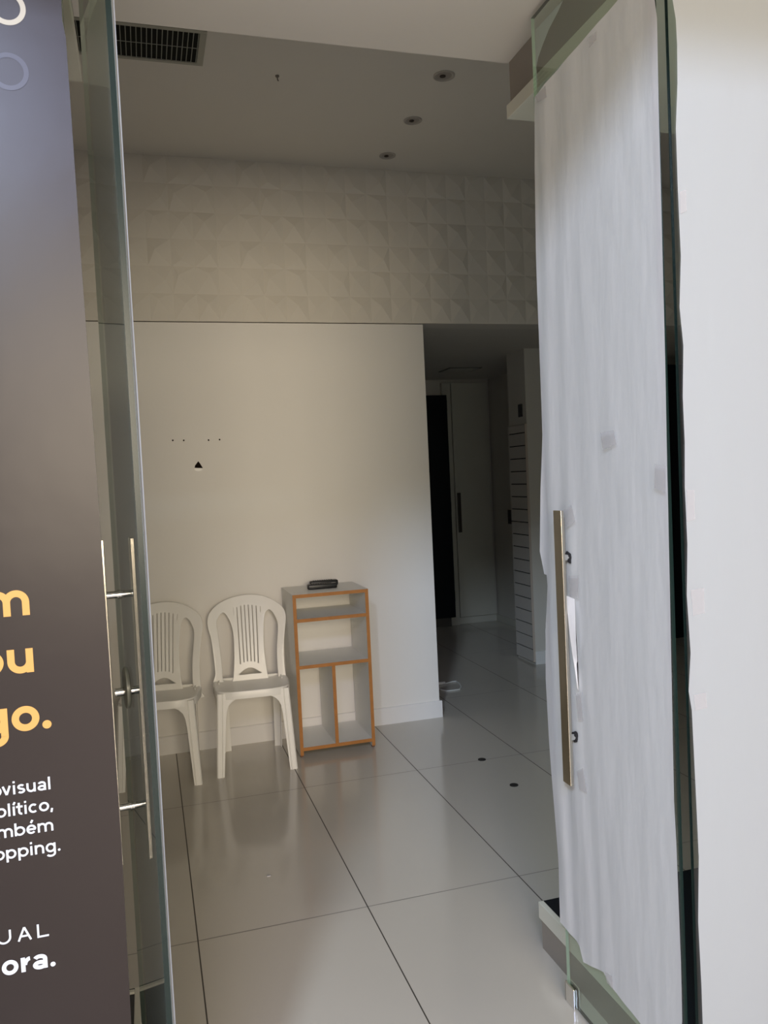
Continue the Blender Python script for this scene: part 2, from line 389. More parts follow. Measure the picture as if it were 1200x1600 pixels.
# lock of the left leaf: two translucent rosettes with a steel knob each side
for side in (-1, 1):
    bm = bmesh.new(); add_tube(bm, [(side * 0.005, 0.385, 1.098), (side * 0.0085, 0.385, 1.098), (side * 0.0105, 0.385, 1.098)], [0.046, 0.046, 0.041], 32)
    ro = obj('lock_rosette', bm, mat('frosted_green_rosette', (0.30, 0.31, 0.27), 0.3, 0.5), left_leaf, smooth=True)
    bm = bmesh.new(); add_tube(bm, [(side * 0.0105, 0.385, 1.090), (side * 0.031, 0.385, 1.090)], 0.0095, 20)
    obj('lock_knob', bm, CHROME, ro, smooth=True)

# ================================================================== PAPER AND POSTER
def polysheet(pts, axis, plane, step, disp, thick_dir, t=0.0006):
    """sheet cut to an outline on a plane, subdivided and pushed out by disp(u, v) along thick_dir"""
    bm = bmesh.new()
    P = (lambda u, v: (plane, u, v)) if axis == 'x' else (lambda u, v: (u, plane, v))
    bm.faces.new([bm.verts.new(P(u, v)) for u, v in pts])
    us = [p[0] for p in pts]; vs = [p[1] for p in pts]
    slice_grid(bm, 'y' if axis == 'x' else 'x', min(us), max(us), step); slice_grid(bm, 'z', min(vs), max(vs), step)
    bmesh.ops.triangulate(bm, faces=[f for f in bm.faces if len(f.verts) > 4])
    for v in bm.verts:
        u, vv = (v.co.y, v.co.z) if axis == 'x' else (v.co.x, v.co.z)
        d = disp(u, vv)
        if axis == 'x': v.co.x += thick_dir * d
        else: v.co.y += thick_dir * d
    return bm
XP = 1.0895
left_px = [(836, 152), (836, 260), (839, 400), (844, 560), (848, 680), (846, 760), (845.5, 862), (851, 897), (855, 898), (857, 915), (853.5, 975), (854, 1060), (860, 1160), (868, 1260), (874, 1340), (876.5, 1400), (879, 1440)]
bot_px = [(908, 1478), (914, 1503), (917, 1505), (945, 1519), (957, 1543), (1000, 1597)]
pts = [(lambda p: (p.y, p.z))(onX(x, y, XP)) for x, y in left_px + bot_px]
pts += [(1.540, 0.14)] + [(lambda p: (p.y, p.z))(onX(x, y, XP)) for x, y in ((1067, 1595), (1065, 1500), (1062, 1420), (1058, 1320), (1054, 1250), (1050, 1050), (1047, 900), (1043.5, 740), (1040, 560), (1036, 400), (1031, 200), (1028, 30))] + [(1.512, 2.60), (1.63, 2.597), (1.76, 2.59), (1.885, 2.582), (1.98, 2.574), (2.02, 2.569)]
def wr(u, v):
    d = 0.0010
    e = max(0.0, (u - 1.70) / 0.36)
    d += 0.0045 * e * e * (0.5 + 0.5 * math.sin(u * 58 + 2.2 * v + 3 * noise.noise((u * 3, v * 1.5, 0))))
    d += 0.0030 * (0.5 + 0.5 * math.sin(u * 95 - 6 * v + 5 * noise.noise((u * 4, v * 2, 4)))) * (0.25 + e) * max(0.0, 1 - v / 1.5)
    d += 0.0016 * abs(noise.noise((u * 9, v * 3, 1.0)))
    return d
bm = polysheet(pts, 'x', XP, 0.018, wr, -1)
sheet_r = obj('paper_sheet', bm, PAPER, smooth='all')
tag(sheet_r, 'wrinkled white paper covering the right glass door leaf behind its long handle', 'paper', 'paper on the glazing')
def quad_tape(parent, cs, axis, plane, lift, mname=TAPE, name='tape_piece'):
    bm = bmesh.new(); P = []
    for x, y in cs:
        p = onX(x, y, plane) if axis == 'x' else onY(x, y, plane)
        P.append(p)
    vs = [bm.verts.new(p) for p in P]; bm.faces.new(vs)
    bmesh.ops.subdivide_edges(bm, edges=bm.edges[:], cuts=2, use_grid_fill=True)
    return obj(name, bm, mname, parent)
for cs in ([(938, 676), (959, 672), (963, 694), (942, 703)], [(1023, 725), (1040, 728), (1040, 770), (1022, 763)],
           [(888, 900), (904, 899), (903, 936), (890, 932)], [(880, 797), (893, 789), (899, 815), (884, 826)],
           [(899, 1084), (907, 1083), (911, 1125), (903, 1126)], [(901, 1205), (911, 1200), (917, 1240), (905, 1233)],
           [(836, 150), (852, 134), (854, 152), (840, 160)], [(918, 60), (933, 48), (931, 62), (921, 75)], [(945, 1518), (956, 1525), (958, 1546), (948, 1535)]):
    quad_tape(sheet_r, cs, 'x', XP - 0.0115, 0)
# torn strip hanging beside the handle and the dark slit it leaves
bm = bmesh.new()
st = [((884, 930), (898, 936)), ((887, 960), (899, 965)), ((890, 990), (900, 1000)), ((894, 1020), (902, 1030)), ((898, 1045), (903.5, 1055)), ((902, 1075), (904, 1080))]
prev = None
for k, (a, b) in enumerate(st):
    lift = 0.016 + 0.008 * math.sin(k * 1.1)
    va = bm.verts.new(onX(a[0], a[1], XP - lift - 0.004)); vb = bm.verts.new(onX(b[0], b[1], XP - lift + 0.004))
    if prev: bm.faces.new((prev[0], va, vb, prev[1]))
    prev = (va, vb)
obj('torn_strip', bm, PAPER, sheet_r, smooth='all')
bm = bmesh.new(); bm.faces.new([bm.verts.new(onX(x, y, XP - 0.010)) for x, y in ((896.5, 950), (898.5, 962), (901, 1000), (903.5, 1040), (904, 1080), (902.5, 1060), (899.5, 1010))])
obj('tear_gap', bm, mat('dark_tear_gap', (0.05, 0.045, 0.05), 0.9, 0.1), sheet_r)
for z in (0.812, 1.304):
    bm = bmesh.new()
    ring = [(1.514 + 0.429 + math.cos(a) * 0.017 * (1 + 0.2 * math.sin(3 * a + z)), z + math.sin(a) * 0.018 * (1 + 0.25 * math.cos(2 * a + z * 9))) for a in [2 * PI * k / 18 for k in range(18)]]
    bm.faces.new([bm.verts.new((XP - 0.0065, u, v)) for u, v in ring])
    obj('punched_hole', bm, mat('dark_punched_hole', (0.045, 0.042, 0.045), 0.9, 0.1), sheet_r)
bm = bmesh.new(); prev = None
for k, (y, a, b) in enumerate([(968, 855.5, 858), (972, 853.5, 860), (985, 852, 860), (1000, 852.5, 860), (1015, 853.5, 860), (1025, 855, 859)]):
    va = bm.verts.new(onX(a, y, XP + 0.016)); vb = bm.verts.new(onX(b, y, XP + 0.013))
    if prev: bm.faces.new((prev[0], va, vb, prev[1]))
    prev = (va, vb)
obj('curled_flap', bm, PAPER, sheet_r, smooth='all')

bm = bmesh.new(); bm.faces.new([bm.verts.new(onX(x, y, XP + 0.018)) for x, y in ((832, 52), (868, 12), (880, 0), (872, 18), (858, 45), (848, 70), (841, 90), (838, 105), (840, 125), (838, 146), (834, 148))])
obj('pale_sliver', bm, PAPER, sheet_r)  # pale diagonal sliver set behind the top of the leaf glass

# fixed right pane: bright sheet with a slightly wavy left edge
edge = [(1.118, 0.03), (1.121, 0.30), (1.122, 0.55), (1.115, 0.80), (1.112, 0.98), (1.1225, 0.999), (1.117, 1.06), (1.115, 1.20), (1.116, 1.45), (1.1185, 1.62), (1.1145, 1.80), (1.114, 2.05), (1.1125, 2.25), (1.111, 2.33), (1.117, 2.40), (1.121, 2.46), (1.118, 2.53), (1.112, 2.60), (1.110, 2.66)]
edge = [(onY(x, y, 1.488).x, onY(x, y, 1.488).z) for x, y in ((1098, 1600), (1096, 1540), (1091, 1440), (1092, 1340), (1088, 1250), (1081, 1110), (1076, 1080), (1079, 1020), (1073, 930), (1074, 850), (1070, 760), (1070, 690), (1067, 620), (1068, 540), (1062, 480), (1064, 400), (1059, 290), (1056, 200), (1058.5, 130), (1058, 70), (1056, 30), (1051, 0))]
edge = [(edge[0][0] - 0.002, 0.03)] + edge + [(edge[-1][0] - 0.003, 2.66)]
pts = edge + [(2.285, 2.66), (2.285, 0.03)]
bm = polysheet(pts[::-1], 'y', 1.4895, 0.05, lambda u, v: 0.0006 + 0.0016 * (0.5 + 0.5 * noise.noise((u * 2, v * 2, 7.0))), -1)
sheet_f = obj('paper_sheet', bm, THIN, smooth='all')
tag(sheet_f, 'smooth bright white paper covering the fixed glass pane at the right', 'paper', 'paper on the glazing')
for cs in ([(1073, 765), (1085, 766), (1086, 812), (1073, 815)], [(1079, 922), (1100, 918), (1101, 958), (1083, 962)], [(1084, 1086), (1103, 1082), (1105, 1106), (1086, 1110)], [(1062, 300), (1072, 296), (1073, 330), (1063, 334)]):
    quad_tape(sheet_f, cs, 'y', 1.4865, 0)

# paper on the outer face of the left leaf (seen only by its edge from here)
bm = polysheet([(-0.004, 0.05), (-0.0045, 0.6), (-0.006, 1.2), (-0.004, 1.45), (-0.0065, 1.7), (-0.003, 2.1), (-0.009, 2.22), (-0.004, 2.35), (-0.002, 2.62), (0.52, 2.60), (0.525, 0.10)], 'x', 0.0062, 0.025,
               lambda u, v: 0.0004 + 0.0042 * max(0, 1 - abs(u) / 0.05) * (0.75 + 0.35 * noise.noise((v * 3, 2, 0))) + 0.0012 * abs(noise.noise((u * 6, v * 2, 3))), 1)
sheet_l = obj('paper_sheet', bm, PAPER, smooth='all', loc=left_leaf.location.copy(), rotz=LEAF_A)
tag(sheet_l, 'white paper on the left glass door leaf, seen edge-on beside the chairs', 'paper', 'paper on the glazing')

# poster on the left fixed pane
YP = 1.4885
poster = thing('poster', 'dark brown glossy poster with gold and white lettering on left pane', 'poster', (-0.4, YP, 0))
def to_l(bm):
    for v in bm.verts: v.co -= Vector((-0.4, YP, 0))
    return bm
pr = [(onY(x, y, YP).x, onY(x, y, YP).z) for x, y in ((205, 1598), (190, 1320), (172, 1050), (155, 800), (141, 600), (126, 395), (110, 160), (103, 60), (97, 30))]
bm = bmesh.new(); add_prism(bm, [(-0.965, 0.02), (pr[0][0], 0.02)] + pr + [(pr[-1][0] + 0.003, 2.46), (-0.965, 2.46)], 'y', YP - 0.0004, YP + 0.0018)
obj('poster_print', to_l(bm), POSTER, poster)

# stroke lettering ---------------------------------------------------------------
def arc(cx, cy_, rx, ry, a0, a1, n=22):
    return [(cx + rx * math.cos(math.radians(a0 + (a1 - a0) * k / n)), cy_ + ry * math.sin(math.radians(a0 + (a1 - a0) * k / n))) for k in range(n + 1)]
def glyph(ch, W, H, h):
    """strokes of a geometric sans in ink box width W, x-height H, half stroke h"""
    A = 1.40 * H; D = -0.36 * H; cx = W / 2; rx = W / 2 - h; ry = H / 2 - h * 0.9
    def bowl(a0=0, a1=360): return arc(cx, H / 2, rx, ry, a0, a1, 40)
    def arch(xa, xb): r = (xb - xa) / 2; rr = min(r, H * 0.5); return [(xa, 0)] + arc(xa + r, H - h * 0.9 - rr, r, rr, 180, 0) + [(xb, 0)]
    if ch == 'o': return [bowl()]
    if ch == 'c': return [bowl(48, 312)]
    if ch == 'e' or ch == 'é':
        s = [bowl(0, 318), [(h, H / 2), (W - h * 0.6, H / 2)]]
        if ch == 'é': s.append([(cx - 0.02 * H, 1.18 * H), (cx + 0.16 * H, 1.50 * H)])
        return s
    if ch == 'l': return [[(cx, 0), (cx, A)]]
    if ch in 'ií':
        s = [[(cx, 0), (cx, H)]]
        s.append([(cx, 1.21 * H), (cx, 1.21 * H + 2 * h)] if ch == 'i' else [(cx - 0.03 * H, 1.16 * H), (cx + 0.14 * H, 1.46 * H)])
        return s
    if ch == 'u':
        return [[(h, H)] + arc(cx, h * 0.9 + min(rx, H * .45), rx, min(rx, H * .45), 180, 360) + [(W - h, H * 0.7)], [(W - h, H), (W - h, 0)]]
    if ch == 'n': return [[(h, 0), (h, H)], arch(h, W - h)[1:]]
    if ch == 'm': return [[(h, 0), (h, H)], arch(h, cx)[1:], arch(cx, W - h)[1:]]
    if ch == 'r': return [[(h, 0), (h, H)], arc(W * 0.95, H * 0.42, W - 2 * h + 0.0 * W, H * 0.58 - h * .9, 175, 92)]
    if ch == 't': return [[(W * 0.42, 1.32 * H), (W * 0.42, H * 0.33)] + arc(W * 0.42 + (W - h - W * .42) * 0.9, H * 0.33, (W - h - W * .42) * 0.9, H * 0.33 - h * .9, 180, 275), [(0, H - h), (W * 0.95, H - h)]]
    if ch == 'v': return [[(h * 0.9, H), (cx, h * 0.4)], [(cx, h * 0.4), (W - h * 0.9, H)]]
    if ch == 's': return [arc(cx, H * 0.745 - h * .3, rx * 0.92, H * 0.25 - h * 0.55, 30, 255) + arc(cx, H * 0.265 + h * .25, rx, H * 0.265 - h * 0.65, 78, -150)]
    if ch == 'a':
        return [arc(cx, H * 0.66, rx, H * 0.34 - h * .9, 155, 0) + [(W - h, 0)], arc(cx, H * 0.29, rx, H * 0.29 - h * 0.8, 0, 360, 32)]
    if ch == 'b': return [[(h, 0), (h, A)], bowl()]
    if ch == 'p': return [[(h, D), (h, H)], bowl()]
    if ch == 'g': return [bowl(), [(W - h, H), (W - h, D * 0.35)] + arc(cx, D * 0.35, rx, abs(D) * 0.78, 0, -152)]
    if ch == '.': return 'dot'
    if ch == ',': return [[(W * 0.75, 0.22 * H), (W * 0.25, -0.22 * H)]]
    if ch == 'U': return [[(h, H), (h, rx + h)] + arc(cx, rx + h, rx, rx, 180, 360) + [(W - h, H)]]
    if ch == 'A': return [[(h * .7, 0), (cx, H - h * .3)], [(cx, H - h * .3), (W - h * .7, 0)], [(W * 0.2, H * 0.34), (W * 0.8, H * 0.34)]]
    if ch == 'L': return [[(h, H), (h, h), ], [(0, h), (W, h)]]
def ribbon(bm, pts, h, f):
    n = len(pts); L, R = [], []
    closed = (Vector(pts[0]) - Vector(pts[-1])).length < 1e-6
    for i in range(n):
        a = Vector(pts[i - 1] if i > 0 else (pts[-2] if closed else pts[0])); b = Vector(pts[i + 1] if i < n - 1 else (pts[1] if closed else pts[-1]))
        d = (b - a)
        if d.length < 1e-9: d = Vector((1, 0))
        d.normalize(); nn = Vector((-d.y, d.x)); p = Vector(pts[i])
        L.append(f(p + nn * h)); R.append(f(p - nn * h))
    vl = [bm.verts.new(p) for p in L]; vr = [bm.verts.new(p) for p in R]
    for i in range(n - 1): bm.faces.new((vl[i], vl[i + 1], vr[i + 1], vr[i]))
def text_line(name, glyphs, base, xh_px, stroke_px, m):
    """glyphs: (char, px_left, px_right); base: two baseline pixels"""
    bm = bmesh.new(); (xa, ya), (xb, yb) = base
    zl = (onY(xa, ya, YP).z + onY(xb, yb, YP).z) / 2
    xm = xb; top = onY(xm, yb - xh_px, YP).z; H = top - onY(xm, yb, YP).z
    k = 0
    for ch, l, r in glyphs:
        yb_l = ya + (yb - ya) * (l - xa) / (xb - xa)
        X0 = onY(l, yb_l - xh_px * 0.5, YP).x; X1 = onY(r, yb_l - xh_px * 0.5, YP).x
        W = X1 - X0; h = stroke_px * H / xh_px / 2
        yy = YP - 0.0009
        if ch == '.':
            n = 20; bm.faces.new([bm.verts.new((X0 + W / 2 + W / 2 * math.cos(2 * PI * q / n), yy, zl + W * 0.45 + W / 2 * math.sin(2 * PI * q / n))) for q in range(n)]); continue
        for s in glyph(ch, W, H, h):
            k += 1; yk = yy - 0.00002 * (k % 3)
            ribbon(bm, s, h, lambda p, yk=yk: (X0 + p.x, yk, zl + p.y))
    return obj(name, to_l(bm), m, poster)
text_line('gold_lettering', [('m', -26, 46.2)], ((10, 963.6), (46, 960.6)), 39.5, 10.6, GOLD)
text_line('gold_lettering', [('o', -39, 6), ('u', 11.5, 52.5)], ((10, 1053.5), (52, 1050)), 37.5, 10.6, GOLD)
text_line('gold_lettering', [('g', -30, 12.5), ('o', 18.2, 62), ('.', 65.5, 80)], ((13, 1144), (72, 1138.5)), 38, 10.6, GOLD)
text_line('white_lettering', [('o', -13, 2.8), ('v', 3.2, 17.5), ('i', 20.3, 24), ('s', 27, 39.5), ('u', 41.5, 56), ('a', 58.7, 72), ('l', 75, 79)], ((10, 1243), (78, 1232.5)), 14.2, 3.1, WPRINT)
text_line('white_lettering', [('o', -6, 10.3), ('l', 12.6, 16.4), ('í', 20, 23.8), ('t', 25.5, 36.5), ('i', 38.2, 42), ('c', 44.7, 60), ('o', 61, 77), (',', 79, 82)], ((15, 1275.3), (69, 1267)), 14.2, 3.1, WPRINT)
text_line('white_lettering', [('m', -4, 20.5), ('b', 23, 39.8), ('é', 41.5, 57), ('m', 59, 83.5)], ((25, 1306.5), (82, 1297.2)), 14.2, 3.1, WPRINT)
text_line('white_lettering', [('o', -8.5, 7.8), ('p', 9.8, 26), ('p', 28.5, 45), ('i', 47.3, 51.2), ('n', 54.5, 69.2), ('g', 71.5, 87.3), ('.', 90.2, 94.4)], ((14, 1341.5), (92, 1329.2)), 14.2, 3.1, WPRINT)
text_line('white_lettering', [('U', -5, 18), ('A', 27.5, 49.5), ('L', 58, 76.3)], ((29, 1471.2), (60, 1464.8)), 21.2, 3.0, WPRINT)
text_line('white_lettering', [('o', 3, 29.3), ('r', 33, 48.8), ('a', 51.3, 74.5), ('.', 78.4, 86.6)], ((38, 1518.2), (73, 1511.3)), 22.5, 6.2, WPRINT)
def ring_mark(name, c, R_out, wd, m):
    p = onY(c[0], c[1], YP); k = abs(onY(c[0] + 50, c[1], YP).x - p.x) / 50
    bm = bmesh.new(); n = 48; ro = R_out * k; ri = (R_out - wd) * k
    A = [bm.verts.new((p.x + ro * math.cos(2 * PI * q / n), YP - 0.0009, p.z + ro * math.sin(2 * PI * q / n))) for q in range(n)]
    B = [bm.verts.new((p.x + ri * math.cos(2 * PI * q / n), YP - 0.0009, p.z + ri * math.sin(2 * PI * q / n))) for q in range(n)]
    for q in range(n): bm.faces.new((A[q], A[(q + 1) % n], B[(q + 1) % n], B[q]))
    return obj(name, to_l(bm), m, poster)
ring_mark('flat_ring', (11, 12), 29, 8.5, CREAMRING)  # two plain rings laid flat on the poster, cream and faint lilac
ring_mark('flat_ring', (14, 112), 31, 8, mat('faint_lilac_ring', (0.052, 0.050, 0.065), 0.32, 0.28))

# ================================================================== FURNITURE
# ---- shelf unit
SX0, SX1, SY0, SY1 = 0.742, 1.176, 4.40, 4.768
shelf = thing('shelf_unit', 'white open shelf unit with orange edges, against the rear wall', 'shelf', ((SX0 + SX1) / 2, (SY0 + SY1) / 2, 0))
def sp(name, x0, x1, z0, z1, y0=SY0, y1=SY1):
    bm = bmesh.new(); c = shelf.location
    add_box(bm, x0 - c.x, x1 - c.x, y0 + 0.0012 - c.y, y1 - c.y, z0, z1)
    p = obj(name, bm, MELA, shelf)
    bm = bmesh.new(); add_box(bm, x0 - c.x, x1 - c.x, y0 - c.y, y0 + 0.0012 - c.y, z0, z1)
    obj('edge_band', bm, EDGE, p)
    return p
T = 0.019
sp('side_panel', SX0, SX0 + T, 0.012, 0.894); sp('side_panel', SX1 - T, SX1, 0.012, 0.894)
sp('top', SX0, SX1, 0.894, 0.913)
sp('shelf_board', SX0 + T, SX1 - T, 0.757, 0.776); sp('shelf_board', SX0 + T, SX1 - T, 0.496, 0.515)
sp('bottom', SX0 + T, SX1 - T, 0.036, 0.055); sp('divider', 0.945, 0.964, 0.055, 0.496)
for x in (SX0 + T / 2, SX1 - T / 2):
    for y in (SY0 + 0.02, SY1 - 0.02):
        bm = bmesh.new(); add_box(bm, x - 0.008 - shelf.location.x, x + 0.008 - shelf.location.x, y - 0.012 - shelf.location.y, y + 0.012 - shelf.location.y, 0.0, 0.012, 0, 0.003)
        obj('foot', bm, mat('brown_foot', (0.16, 0.08, 0.05), 0.6, 0.3), shelf)

# ---- remotes on the shelf top
def remote(loc, rot, label, L, wd, hh):
    t = thing('remote_control', label, 'remote control', loc, rot, 'remote controls on the shelf unit')
    bm = bmesh.new(); add_box(bm, -L / 2, L / 2, -wd / 2, wd / 2, 0.0, hh, 0, 0.0075, 4)
    obj('body', bm, BLACK, t, smooth=True)
    bm = bmesh.new()
    for i in range(9):
        for j in (-1, 0, 1): add_disc(bm, (-L * 0.36 + i * L * 0.08, j * wd * 0.26, hh + 0.0004), 0.0036, 0.003, 'z', 8)
    obj('keys', bm, RUBBER, t)
    return t
remote((0.948, 4.575, 0.913), -0.035, 'black remote control nearer the front edge of the white shelf top', 0.172, 0.048, 0.029)
remote((0.985, 4.700, 0.913), -0.035, 'black remote control nearer the wall on the white shelf top', 0.168, 0.046, 0.031)

# ---- plastic chairs
def build_chair(label, loc, rot):
    t = thing('plastic_chair', label, 'chair', loc, rot, 'white plastic chairs by the rear wall')
    # backrest from a filled 2D outline, sliced and bent
    def U(u, v):
        p = onY(315 + u / 7.5, 915 + v / 7.5, 4.665); return (p.x - 0.526, 0.882 + (p.z - 0.896) * 0.972)
    def smooth_pts(P, n=6):
        out = []
        m = len(P)
        for i in range(m):
            p0, p1, p2, p3 = [Vector(P[(i + k) % m]) for k in (-1, 0, 1, 2)]
            for s in range(n):
                q = s / n
                out.append(tuple(0.5 * ((2 * p1) + (-p0 + p2) * q + (2 * p0 - 5 * p1 + 4 * p2 - p3) * q * q + (-p0 + 3 * p1 - 3 * p2 + p3) * q ** 3)))
        return out
    outer = smooth_pts([U(*p) for p in ((195, 1150), (190, 1000), (170, 800), (140, 600), (105, 470), (100, 370), (135, 290), (220, 210), (350, 145), (500, 108), (620, 98), (750, 112), (870, 158), (960, 220), (995, 290), (1000, 370), (985, 500), (972, 700), (978, 900), (1000, 1070), (1003, 1130), (600, 1145))])
    holes = [smooth_pts([U(*p) for p in ((282, 300), (225, 345), (197, 420), (215, 560), (240, 750), (262, 950), (275, 1095), (330, 1110), (388, 1090), (403, 1000), (410, 800), (405, 600), (385, 470), (340, 360))]),
             smooth_pts([U(*p) for p in ((805, 258), (765, 310), (747, 450), (745, 650), (762, 850), (797, 1050), (850, 1085), (912, 1062), (905, 900), (902, 700), (915, 500), (912, 400), (880, 320), (845, 272))]),
             smooth_pts([U(*p) for p in ((462, 1022), (500, 975), (545, 945), (592, 932), (640, 940), (690, 968), (722, 993), (600, 1008))])]
    for xt, yt, xb, yb in ((440, 240, 478, 900), (486, 222, 520, 878), (530, 212, 560, 866), (575, 208, 602, 864), (620, 212, 643, 868), (666, 218, 684, 884)):
        hw = 8.5; holes.append([U(*p) for p in ((xt - hw, yt), (xt + hw, yt), (xb + hw, yb), (xb - hw, yb))])
    holes.append([U(*p) for p in ((393, 245), (404, 240), (409, 330), (403, 368))]); holes.append([U(*p) for p in ((710, 222), (722, 222), (720, 290), (708, 330))])
    cu = bpy.data.curves.new('outline', 'CURVE'); cu.dimensions = '2D'; cu.fill_mode = 'BOTH'; cu.extrude = 0.0035; cu.bevel_depth = 0.0022; cu.bevel_resolution = 2
    for P in [outer] + holes:
        s = cu.splines.new('POLY'); s.points.add(len(P) - 1); s.use_cyclic_u = True
        for q, (x, z) in zip(s.points, P): q.co = (x, z, 0, 1)
    tmp = bpy.data.objects.new('outline', cu); COL.objects.link(tmp)
    dg = bpy.context.evaluated_depsgraph_get(); dg.update()
    me = bpy.data.meshes.new_from_object(tmp.evaluated_get(dg)); bpy.data.objects.remove(tmp)
    bm = bmesh.new(); bm.from_mesh(me)
    for v in bm.verts: x, z, y = v.co; v.co = (x, -y, z)       # stand the outline up
    bmesh.ops.remove_doubles(bm, verts=bm.verts, dist=1e-5)
    slice_grid(bm, 'x', -0.22, 0.22, 0.018); slice_grid(bm, 'z', 0.44, 0.90, 0.035)
    for v in bm.verts:
        x, y, z = v.co; k = (z - 0.44) / 0.46
        yb_ = 0.150 + 0.085 * k + 0.05 * k * k - 0.9 * x * x * (0.45 + 0.55 * k)      # reclined, hollow across
        v.co.y = y + yb_
    obj('backrest', bm, PLASTIC, t, smooth=True)
    # seat: rounded slab with a dished top, and a skirt
    n = 40; rings = []
    bm = bmesh.new()
    def sq(a, hw, fd, e=4.5):
        c, s_ = math.cos(a), math.sin(a); r = (abs(c) ** e + abs(s_) ** e) ** (-1 / e)
        return c * r * hw * (1.0 if s_ < 0 else 1.03), s_ * r * fd
    for sc_, z in ((1.0, 0.405), (1.0, 0.437), (0.985, 0.444), (0.95, 0.4455), (0.86, 0.438), (0.6, 0.432), (0.3, 0.430), (0.05, 0.430)):
        rings.append([bm.verts.new((*[q * sc_ for q in sq(2 * PI * k / n, 0.203, 0.198)], z)) for k in range(n)])
    for a, b in zip(rings, rings[1:]):
        for k in range(n): bm.faces.new((a[k], a[(k + 1) % n], b[(k + 1) % n], b[k]))
    bm.faces.new(rings[-1])
    low = [bm.verts.new((*[q * 0.975 for q in sq(2 * PI * k / n, 0.203, 0.198)], 0.405)) for k in range(n)]
    low2 = [bm.verts.new((*[q * 0.975 for q in sq(2 * PI * k / n, 0.203, 0.198)], 0.424)) for k in range(n)]
    for k in range(n):
        bm.faces.new((low[k], low[(k + 1) % n], rings[0][(k + 1) % n], rings[0][k])); bm.faces.new((low2[k], low2[(k + 1) % n], low[(k + 1) % n], low[k]))
    bm.faces.new(low2[::-1])
    for v in bm.verts: v.co.z -= 0.016 * max(0.0, (v.co.y + 0.16) / 0.36)
    obj('seat', bm, PLASTIC, t, smooth=True)
    # legs: tapering L channels with a raised rib, flared into the skirt
    for sx in (-1, 1):
        for sy_, top, bot in ((-1, (0.190, -0.186), (0.213, -0.212)), (1, (0.178, 0.170), (0.165, 0.215))):
            bm = bmesh.new(); prof = []
            zs = [0.0, 0.03, 0.12, 0.22, 0.30, 0.345, 0.372, 0.392, 0.405, 0.437]
            for z in zs:
                k = z / 0.437; ox = bot[0] + (top[0] - bot[0]) * k; oy = bot[1] + (top[1] - bot[1]) * k
                wx = 0.040 + 0.010 * k + (0.055 * math.exp(-(0.405 - z) / 0.022) if z < 0.41 else 0.055)
                wy = 0.034 + 0.014 * k + (0.050 * math.exp(-(0.405 - z) / 0.022) if z < 0.41 else 0.050)
                tt = 0.005
                # outline in (inward x, inward y) from the outer corner
                L = [(0.006, 0), (0.026, 0.0), (0.028, -0.0035), (0.031, -0.0035), (0.033, 0.001), (wx, 0.002), (wx, 0.002 + tt), (0.033, 0.001 + tt), (0.014, tt + 0.003), (tt + 0.002, 0.014), (tt, wy), (0, wy), (0, 0.006)]
                ring = []
                for a, b in L:
                    ring.append(bm.verts.new((sx * (ox - a), sy_ * (abs(oy) - b), z)))
                prof.append(ring)
            m_ = len(prof[0])
            for a, b in zip(prof, prof[1:]):
                for k in range(m_): bm.faces.new((a[k], a[(k + 1) % m_], b[(k + 1) % m_], b[k]))
            bm.faces.new(prof[0]); bm.faces.new(prof[-1])
            obj('leg', bm, PLASTIC, t, smooth=True)
    return t
chair = build_chair('white plastic chair beside the shelf unit', (0.500, 4.470, 0), -0.07)
chair2 = copy_tree(chair)
chair2.location = (0.012, 4.455, 0); chair2.rotation_euler.z = -0.14
chair2['label'] = 'white plastic chair half hidden behind the left glass door'

# ================================================================== FITTINGS
# ceiling air vent
vent = thing('air_vent', 'rectangular louvred air vent in the ceiling, top left', 'air vent', (0.0, 3.58, ZC))
bm = bmesh.new(); add_box(bm, -0.30, 0.33, -0.125, 0.125, -0.004, -0.0005); obj('backing', bm, VENTD, vent)
bm = bmesh.new()
for a in ((-0.32, 0.35, -0.142, -0.122), (-0.32, 0.35, 0.122, 0.142), (-0.32, -0.298, -0.122, 0.122), (0.322, 0.35, -0.122, 0.122)): add_box(bm, a[0], a[1], a[2], a[3], -0.009, 0.0, 0, 0.001)
obj('frame', bm, mat('vent_frame', (0.36, 0.35, 0.29), 0.5, 0.4), vent)
bm = bmesh.new()
for k in range(30):
    x = -0.285 + k * 0.0208
    add_box(bm, x - 0.0016, x + 0.0016, -0.122, 0.122, -0.0085, -0.004)
add_box(bm, -0.298, 0.322, 0.002, 0.006, -0.0055, -0.0042)
obj('louvres', bm, VENTM, vent)
# recessed downlights
def downlight(loc, label, r=0.049):
    t = thing('downlight', label, 'downlight', loc, 0, 'recessed ceiling lights')
    bm = bmesh.new(); n = 32
    prof = [(r, 0.0), (r * 0.99, -0.004), (r * 0.86, -0.006), (r * 0.78, -0.003), (r * 0.66, 0.0005)]
    R_ = [[bm.verts.new((q * math.cos(2 * PI * k / n), q * math.sin(2 * PI * k / n), z)) for k in range(n)] for q, z in prof]
    for a, b in zip(R_, R_[1:]):
        for k in range(n): bm.faces.new((a[k], a[(k + 1) % n], b[(k + 1) % n], b[k]))
    obj('trim_ring', bm, mat('downlight_trim', (0.40, 0.37, 0.33), 0.35, 0.5), t, smooth=True)
    bm = bmesh.new(); add_disc(bm, (0, 0, -0.0008), r * 0.70, 0.0012, 'z', 28); obj('reflector', bm, mat('lamp_reflector', (0.30, 0.27, 0.24), 0.3, 0.5), t)
    bm = bmesh.new(); add_disc(bm, (-0.006, 0.002, -0.0028), r * 0.27, 0.003, 'z', 18); obj('bulb', bm, LAMPD, t)
    return t
downlight((1.453, 3.61, ZC), 'recessed ceiling downlight nearest the entrance soffit', 0.052)
downlight((1.459, 4.09, ZC), 'recessed ceiling downlight in the middle of the three')
